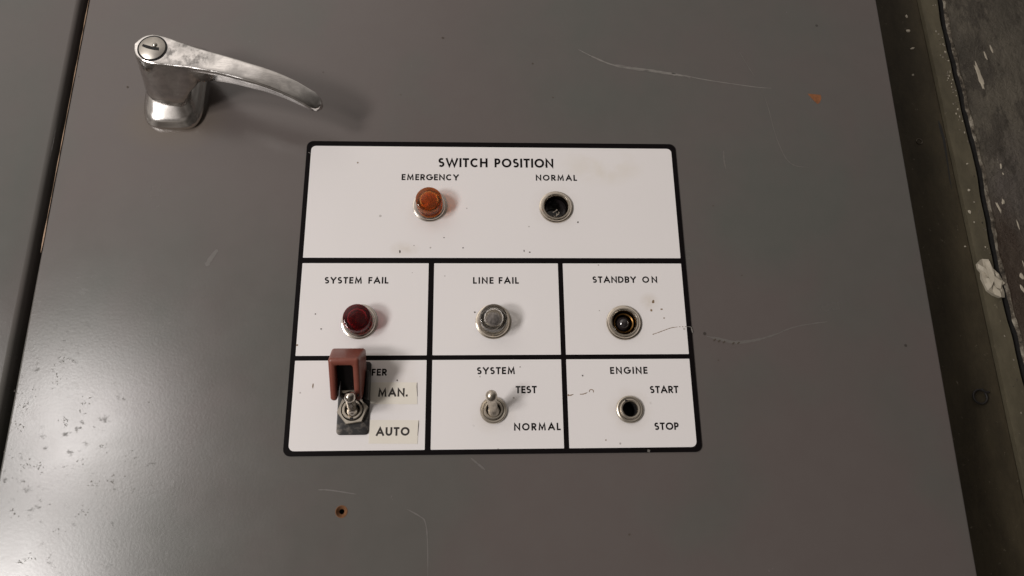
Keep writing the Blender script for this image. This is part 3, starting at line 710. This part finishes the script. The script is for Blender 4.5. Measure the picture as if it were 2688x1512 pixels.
# ------------------------------------------------------------------ indicator lamps
BEZ = [(6.3, -1.0), (6.3, 1.4), (6.6, 2.3), (7.2, 2.75), (7.9, 2.7), (8.6, 2.0), (8.8, 1.5), (9.45, 1.3), (9.6, .9), (9.6, .64)]
bez_me = None
def lamp(key, label, brass=False, sock=None):
    global bez_me
    x, y = LAMPS[key]; t = empty('indicator_lamp', x, y, 0); tag(t, label, 'indicator lamp', 'indicator lamps on the white placard')
    lathe_obj('bezel', BEZ, M_BEZEL_BRASS if brass else M_BEZEL, t, 64)
    lathe_obj('socket', [(6.3, .9), (6.2, -14), (0, -14)], sock or M_DARK, t, 40)
    return t
LENS = [(0, 10.7), (6.3, 10.7), (6.95, 10.4), (7.25, 9.7), (7.3, 4.2), (7.25, 2.2), (6.0, 1.6), (5.0, 1.6), (4.9, 8.2), (4.4, 8.8), (0, 8.8)]
def bulb(t, top, r, mat, base=True):
    prof = [(0, top)] + [(r * math.sin(math.radians(a)), top - r + r * math.cos(math.radians(a))) for a in (15, 30, 45, 60, 75, 90)] + [(r, top - r - 6), (0, top - r - 6)]
    lathe_obj('bulb', prof, mat, t, 40, 60)
t = lamp('EM', 'amber lens indicator lamp under the word EMERGENCY', sock=M_BRASS)
o = lathe_obj('lens', LENS, M_AMBER, t, 64, 30); o['label'] = 'amber plastic lens cap'
bulb(t, 5.2, 3.4, M_BULBAMBER); lathe_obj('lens_collar', [(4.85, -1), (4.85, 1.4), (3.8, 1.4), (3.8, -1)], M_BRASS, t, 40)
t = lamp('SF', 'dark red lens indicator lamp under the words SYSTEM FAIL')
o = lathe_obj('lens', LENS[:4] + [(7.1, 4.0), (7.2, 2.0)] + LENS[6:], M_RED, t, 64, 30); o['label'] = 'dark red plastic lens cap'
bulb(t, 4.6, 3.6, M_BULBDARK); lathe_obj('lens_collar', [(4.85, -1), (4.85, 1.4), (3.8, 1.4), (3.8, -1)], M_BRASS, t, 40)
t = lamp('LF', 'clear lens indicator lamp under the words LINE FAIL', brass=True, sock=M_BEZEL)
o = lathe_obj('lens', LENS, M_CLEAR, t, 64, 30); o['label'] = 'clear plastic lens cap'
bulb(t, 7.6, 4.0, M_BULBGREY); lathe_obj('lens_collar', [(4.95, -2), (4.95, 1.5), (4.2, 1.5), (4.2, -2)], M_BEZEL, t, 40)
t = lamp('SO', 'lensless indicator lamp with bare dark bulb under STANDBY ON', brass=True)
bulb(t, 1.6, 3.9, M_BULBDARK)
lathe_obj('lens_collar', [(5.7, -5), (5.7, -.3), (5.2, .1), (4.7, -.3), (4.7, -5)], M_BRASS, t, 48)
t = lamp('NO', 'empty chrome lamp socket with no lens under the upper NORMAL', brass=True)
bm = bmesh.new(); r = random.Random(5)
for k in range(7):
    a = math.radians(230 + k * 16 + r.uniform(-5, 5)); rr = r.uniform(2.0, 5.0); x, y = rr * math.cos(a), rr * math.sin(a)
    ribbon(bm, [(x - r.uniform(.2, .7), y - r.uniform(.2, 1.0)), (x + .1, y), (x + r.uniform(-.4, .7), y + r.uniform(.3, 1.2))], [.2, r.uniform(.5, 1.0), .2], -6 + .3 * k)
ribbon(bm, [(-1.3, -1.0), (.2, -.1), (1.2, .8)], [.5, .35, .9], -4.5)
link('broken_contact', finish(bm, 'broken_contact', 0), M_NUT, t)
lathe_obj('contact_cup', [(6.0, -2), (5.6, -4), (5.4, -9), (0, -9)], M_BULBDARK, t, 40)

# ------------------------------------------------------------------ toggle switches
def hexnut(name, parent, rc, rot, h0, h1, rin, mat):
    bm = bmesh.new(); n = 48; rings = []
    ap = rc * math.cos(math.pi / 6)
    def hexr(a):
        b = (a - rot) % (math.pi / 3) - math.pi / 6
        return ap / math.cos(b)
    A = [2 * math.pi * i / n + rot for i in range(n)]
    def ring(rf, h): return [bm.verts.new(P(rf(a) * math.cos(a), rf(a) * math.sin(a), h)) for a in A]
    rings = [ring(lambda a: rin, h0 + .3), ring(lambda a: rin, h1), ring(lambda a: hexr(a) - .35, h1), ring(hexr, h1 - .3), ring(hexr, h0)]
    for p, q in zip(rings, rings[1:]):
        for i in range(n): bm.faces.new((p[i], p[(i + 1) % n], q[(i + 1) % n], q[i]))
    return link(name, finish(bm, name, 25), mat, parent)
def lever(parent, base, tip, r0, r1, rb, mat):
    """tapered bat lever from base to tip with a ball foot"""
    bm = bmesh.new(); a, b = Vector(base), Vector(tip); L = (b - a).length; d = (b - a).normalized()
    u = d.cross(Vector((1, 0, 0))).normalized(); w = d.cross(u); n = 28
    prof = [(-3.6, .01), (-3.2, rb * .75), (-1.6, rb), (.2, rb * .98), (1.6, rb * .86), (2.4, r0 * 1.06), (3.2, r0 * 1.0), (4.2, r0), (L * .55, (r0 + r1) / 2 * .97), (L - r1 * 1.5, r1 * 1.02), (L - r1 * 1.35, r1 * 1.05)]
    prof += [(L - r1 + r1 * math.sin(math.radians(t)), r1 * 1.06 * math.cos(math.radians(t))) for t in (0, 20, 40, 60, 75, 89)]
    rings = []
    for s, rr in prof:
        c = a + d * s; rings.append([bm.verts.new(P(*(c + (u * math.cos(2 * math.pi * i / n) + w * math.sin(2 * math.pi * i / n)) * rr))) for i in range(n)])
    for p, q in zip(rings, rings[1:]):
        for i in range(n): bm.faces.new((p[i], p[(i + 1) % n], q[(i + 1) % n], q[i]))
    bm.faces.new(rings[-1]); bm.faces.new(rings[0])
    return link('lever', finish(bm, 'lever', 50), mat, parent)

sw1 = empty('toggle_switch', -0.9, -65.6, 0)
tag(sw1, 'bare metal toggle switch with round nut between TEST and NORMAL', 'toggle switch', 'metal bat toggle switches on the placard')
lathe_obj('ring_nut', [(5.4, .62), (5.4, 2.2), (6.2, 2.3), (6.75, 1.9), (6.9, 1.4), (6.9, .64)], M_NUT, sw1, 56)
lathe_obj('bushing', [(3.7, -.5), (3.7, 3.0), (4.0, 3.3), (4.5, 3.3), (4.9, 2.9), (4.65, 2.6), (5.0, 2.35), (5.25, 2.0), (5.25, .7)], M_NUT, sw1, 56)
lathe_obj('bushing_well', [(3.7, 1.0), (0, .9)], M_DARK, sw1, 40)
lever(sw1, (.1, -.6, 3.2), (-1.5, 6.3, 19.0), 2.3, 2.8, 3.1, M_NUT)

sw2 = empty('toggle_switch', -72.2, -65.0, 0)
tag(sw2, 'metal toggle switch with hexagonal nut under the raised red guard', 'toggle switch', 'metal bat toggle switches on the placard')
hexnut('hex_nut', sw2, 7.9, math.radians(9), 1.5, 3.6, 5.75, M_NUT)
lathe_obj('bushing', [(3.7, .5), (3.7, 4.2), (4.0, 4.5), (4.7, 4.5), (5.05, 4.2), (5.15, 3.8), (5.15, 1.6)], M_NUT, sw2, 56)
lathe_obj('bushing_well', [(3.7, 2.2), (0, 2.1)], M_DARK, sw2, 40)
bm = bmesh.new(); box(bm, -.85, .85, -5.0, -4.0, 4.0, 4.56); link('key_notch', finish(bm, 'key_notch', 0), M_SLOT, sw2)
lever(sw2, (.3, -.6, 4.4), (1.2, 5.2, 20.6), 2.3, 2.6, 3.1, M_BEZEL)

# ------------------------------------------------------------------ switch guard
gd = empty('switch_guard', -72.0, -58.0, 0)
tag(gd, 'faded red flip-up switch guard on scraped black plate, raised above AUTO', 'switch guard')
bm = bmesh.new(); sheet(bm, [rrect(-8.1, -19.4, 8.0, 18.0, 1.9)], [circ(-.2, -7.0, 5.2)], 1.5, .86, .35)
link('base_plate', finish(bm, 'base_plate', 35), M_PLATE, gd)
bm = bmesh.new()
for sx in (-1, 1):
    x0, x1 = sorted((sx * 4.0, sx * 5.0)); box(bm, x0 - .3, x1 - .3, -2.0, 6, 1.5, 15, .4)
box(bm, 6.5, 8.2, -2.5, 12, 1.5, 9, .5)
link('hinge_bracket', finish(bm, 'hinge_bracket', 35), M_PLATE, gd)
# cover: channel with rounded closed end, opened upwards
th = math.radians(32)
def G(x, a, b):   # x across, a along the cover from hinge to closed end, b from open edge to roof
    y = a * math.cos(th) + b * math.sin(th); h = a * math.sin(th) - b * math.cos(th)
    return P(x * (1 + 0.010 * b) - 2.0, -3.6 + y, 14.0 + h)
def prism(bm, poly, x0, x1):
    A = [bm.verts.new(G(x0, a, b)) for a, b in poly]; B = [bm.verts.new(G(x1, a, b)) for a, b in poly]
    fs = [bm.faces.new(A), bm.faces.new(B[::-1])]
    for i in range(len(poly)): fs.append(bm.faces.new((A[i], A[(i + 1) % len(poly)], B[(i + 1) % len(poly)], B[i])))
    return fs
Lg, Hg, tw, hw = 21.6, 16.0, 3.4, 7.5
def side_poly(off, close):
    return [(-1.2, 0.8), (Lg, 0), (Lg, Hg), (10, Hg), (3.0, 10.0), (-1.2, 5.5)]
bm = bmesh.new()
prism(bm, side_poly(0, 0), -hw, hw)
me_o = finish(bm, 'cover', 0)
cov = link('cover', me_o, M_GUARD, gd)
bm = bmesh.new(); prism(bm, [(-6, -4), (Lg - 3.9, -4), (Lg - 3.9, Hg - 2.2), (7, Hg - 2.2), (-6, Hg - 2.2)], -hw + tw, hw - tw)
cut_me = finish(bm, 'cut', 0); cut = bpy.data.objects.new('cut', cut_me); COL.objects.link(cut); cut.parent = gd
mb = cov.modifiers.new('b', 'BOOLEAN'); mb.object = cut; mb.operation = 'DIFFERENCE'; mb.solver = 'EXACT'
bv = cov.modifiers.new('v', 'BEVEL'); bv.width = 1.65 * MM; bv.segments = 5; bv.limit_method = 'ANGLE'; bv.angle_limit = math.radians(30)
bpy.context.view_layer.update()
dg = bpy.context.evaluated_depsgraph_get()
new = bpy.data.meshes.new_from_object(cov.evaluated_get(dg))
cov.modifiers.clear(); cov.data = new
new.polygons.foreach_set('use_smooth', [True] * len(new.polygons)); new.set_sharp_from_angle(angle=math.radians(45))
bpy.data.objects.remove(cut, do_unlink=True)
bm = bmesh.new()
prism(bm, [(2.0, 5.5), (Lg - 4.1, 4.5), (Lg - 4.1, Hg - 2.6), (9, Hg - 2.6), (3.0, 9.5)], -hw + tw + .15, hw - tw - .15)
link('cover_shade_block', finish(bm, 'cover_shade_block', 0), M_DARK, gd)  # black block added so the shaded hollow of the cover looks black
bm = bmesh.new()
prism(bm, [(1.8, 4.2), (1.8, 5.6), (3.2, 5.6), (3.2, 4.2)], -hw + tw, hw - tw)
link('hinge_pin', finish(bm, 'hinge_pin', 0), M_NUT, gd)

# ------------------------------------------------------------------ engine switch
es = empty('push_switch', ENG[0], ENG[1], 0)
tag(es, 'round push switch with empty black hole between START and STOP', 'push switch')
kn = lambda i: 1 + 0.012 * (i % 2)
lathe_obj('knurled_ring', [(5.5, .62), (5.5, 2.1), (6.3, 2.2), (6.8, 1.9), (7.0, 1.5), (7.0, .64)], M_NUT, es, 72, 25, wob=kn)
lathe_obj('bushing', [(3.8, -2), (3.8, 2.8), (4.1, 3.2), (4.7, 3.3), (5.2, 2.9), (5.35, 2.4), (5.35, .7)], M_NUT, es, 56)
lathe_obj('hole', [(3.8, 1.0), (3.75, -9), (0, -9)], M_SLOT, es, 40)
bm = bmesh.new(); box(bm, -2.6, -1.3, 3.9, 4.7, 3.0, 3.42); link('key_notch', finish(bm, 'key_notch', 0), M_SLOT, es)

# ------------------------------------------------------------------ door handle
hd = empty('lever_latch', -182.3, 121.0, 0)
tag(hd, 'worn chrome lever handle with keyed round lock, high on the grey door', 'door handle')
def stadium(rx_, ry_, n=64, p=2.6):
    out = []
    for i in range(n):
        a = 2 * math.pi * i / n; c, s = math.cos(a), math.sin(a)
        out.append((rx_ * abs(c) ** (2 / p) * (1 if c >= 0 else -1), ry_ * abs(s) ** (2 / p) * (1 if s >= 0 else -1)))
    return out
bm = bmesh.new(); rings = []
for rx_, ry_, h, p in ((16.9, 27.0, 0.0, 4.0), (16.9, 27.0, 2.0, 4.0), (16.5, 26.6, 2.9, 4.0), (15.8, 25.9, 3.5, 4.0), (15.2, 25.2, 4.6, 3.8), (14.8, 24.5, 5.4, 3.8), (14.0, 23.0, 6.2, 3.6), (13.2, 21.0, 7.2, 3.4), (12.5, 19.0, 8.15, 3.2), (11.8, 17.4, 8.8, 3.0), (10.6, 15.6, 9.3, 2.8), (6.0, 9.0, 9.6, 2.3)):
    rings.append([bm.verts.new(P(x, y, h)) for x, y in stadium(rx_, ry_, 64, p)])
for a, b in zip(rings, rings[1:]):
    for i in range(64): bm.faces.new((a[i], a[(i + 1) % 64], b[(i + 1) % 64], b[i]))
bm.faces.new(rings[-1])
link('escutcheon', finish(bm, 'escutcheon', 40), M_CHROME2, hd)
# lever: lofted sections along the arm
def interp(tab, s):
    if s <= tab[0][0]: return tab[0][1]
    for (a, va), (b, vb) in zip(tab, tab[1:]):
        if s <= b:
            t = (s - a) / (b - a); t = t * t * (3 - 2 * t) * .5 + t * .5; return va + (vb - va) * t
    return tab[-1][1]
ang = math.radians(-15.4)
dx, dy = math.cos(ang), math.sin(ang); nx, ny = -dy, dx
TOPH = [(-9, 36), (12, 36), (40, 36.2), (62, 35.4), (76, 32.4), (86, 28.6), (92.5, 24.8)]
BOTH = [(-14, 9.2), (11, 9.2), (14, 10.5), (18, 16.5), (24, 22), (32, 25.3), (45, 27.2), (62, 27.4), (76, 25.4), (86, 23.0), (92.5, 21.0)]
HWT = [(-9, 8.8), (5, 8.9), (14, 7.7), (24, 6.5), (40, 5.7), (62, 5.3), (80, 5.2), (88, 5.0)]
BND = [(0, 0), (40, 1.0), (70, .6), (92, -1.5)]
def section(s, top, bot, hwt, hwb, cs=None):
    c = s if cs is None else cs; ring = []
    rt = min(1.1, (top - bot) * .3, hwt * .5)
    half = []
    for t in (0, 30, 60, 90): half.append((hwt - rt + rt * math.sin(math.radians(t)), top - rt + rt * math.cos(math.radians(t))))
    for k in (.25, .5, .75): half.append((hwt + (hwb - hwt) * k, (top - rt) + (bot + rt - top + rt) * k))
    for t in (90, 60, 30, 0): half.append((hwb - rt + rt * math.sin(math.radians(t)), bot + rt - rt * math.cos(math.radians(t))))
    top_in = [(half[0][0] * k, top + .12 * (1 - k)) for k in (0, .5)]
    bot_in = [(half[-1][0] * k, bot) for k in (.5, 0)]
    R_ = top_in + half + bot_in
    return [(x, h) for x, h in R_] + [(-x, h) for x, h in R_[-2:0:-1]]
bm = bmesh.new(); rings = []
stations = [-8.75, -8.4, -7.6, -6.4, -4.8, -2.6, 0, 3, 6, 9, 11.5, 14, 16, 18, 20, 23, 27, 32, 38, 45, 52, 60, 67, 73, 79, 84, 88, 90.5, 91.8, 92.4]
for s in stations:
    top, bot = interp(TOPH, s), interp(BOTH, s); hwt = interp(HWT, s)
    flare = 5.4 * max(0.0, min(1.0, (22 - s) / 9)) 
    hwb = hwt + flare if s < 22 else hwt * .94
    if s < 0: hwt *= math.sqrt(max(0.02, 1 - (s / 8.8) ** 2)); hwb = (8.9 + 5.4) * math.sqrt(max(0.02, 1 - (s / 8.8) ** 2))
    if s > 87.5: k = math.sqrt(max(.05, 1 - ((s - 87.5) / 5.0) ** 2)); hwt *= k; hwb *= k
    oy = interp(BND, s)
    ring = []
    for x, h in section(s, top, bot, hwt, hwb):
        sb = s
        if s < 0:   # flare the rounded back of the post towards its foot as well
            k = (top - h) / (top - bot); sb = s * (1 + .60 * k)
        if s < 22 and x < 0: x *= 1 + 0.26 * max(0.0, (top - h) / (top - bot)) * min(1.0, (22 - s) / 10)
        ring.append(bm.verts.new(P(sb * dx + (x + oy) * nx, 1.6 + sb * dy + (x + oy) * ny, h)))
    rings.append(ring)
n = len(rings[0])
for a, b in zip(rings, rings[1:]):
    for i in range(n): bm.faces.new((a[i], a[(i + 1) % n], b[(i + 1) % n], b[i]))
bm.faces.new(rings[0]); bm.faces.new(rings[-1])
link('lever', finish(bm, 'lever', 42), M_CHROME, hd)
lk = bmesh.new()
lathe(lk, [(0, 36.75), (6.6, 36.7), (6.9, 36.5), (6.9, 35.6)], 48, (.9, 1.3))
lathe(lk, [(6.9, 36.1), (7.75, 36.3)], 48, (.9, 1.3), 1)
lock = link('lock_cylinder', finish(lk, 'lock_cylinder', 35), [M_LOCK, M_SLOT], hd)
bm = bmesh.new()
sl = [(-5.0, 1.0), (-4.6, 2.3), (-1.2, 1.3), (.2, .8), (4.0, .3), (4.2, -1.5), (1.6, -1.3), (-.6, -.8), (-2.8, -.1)]
f = [bm.verts.new(P(x + .6, y + 1.1, 36.80)) for x, y in sl]; bm.faces.new(f)
link('key_slot', finish(bm, 'key_slot', 0), M_SLOT, lock)
bm = bmesh.new(); bmesh.ops.create_uvsphere(bm, u_segments=16, v_segments=10, radius=1.5 * MM, matrix=Matrix.Translation(P(2.2, 2.9, 36.2)))
link('cam_dimple', finish(bm, 'cam_dimple', 60), M_LOCK, lock)
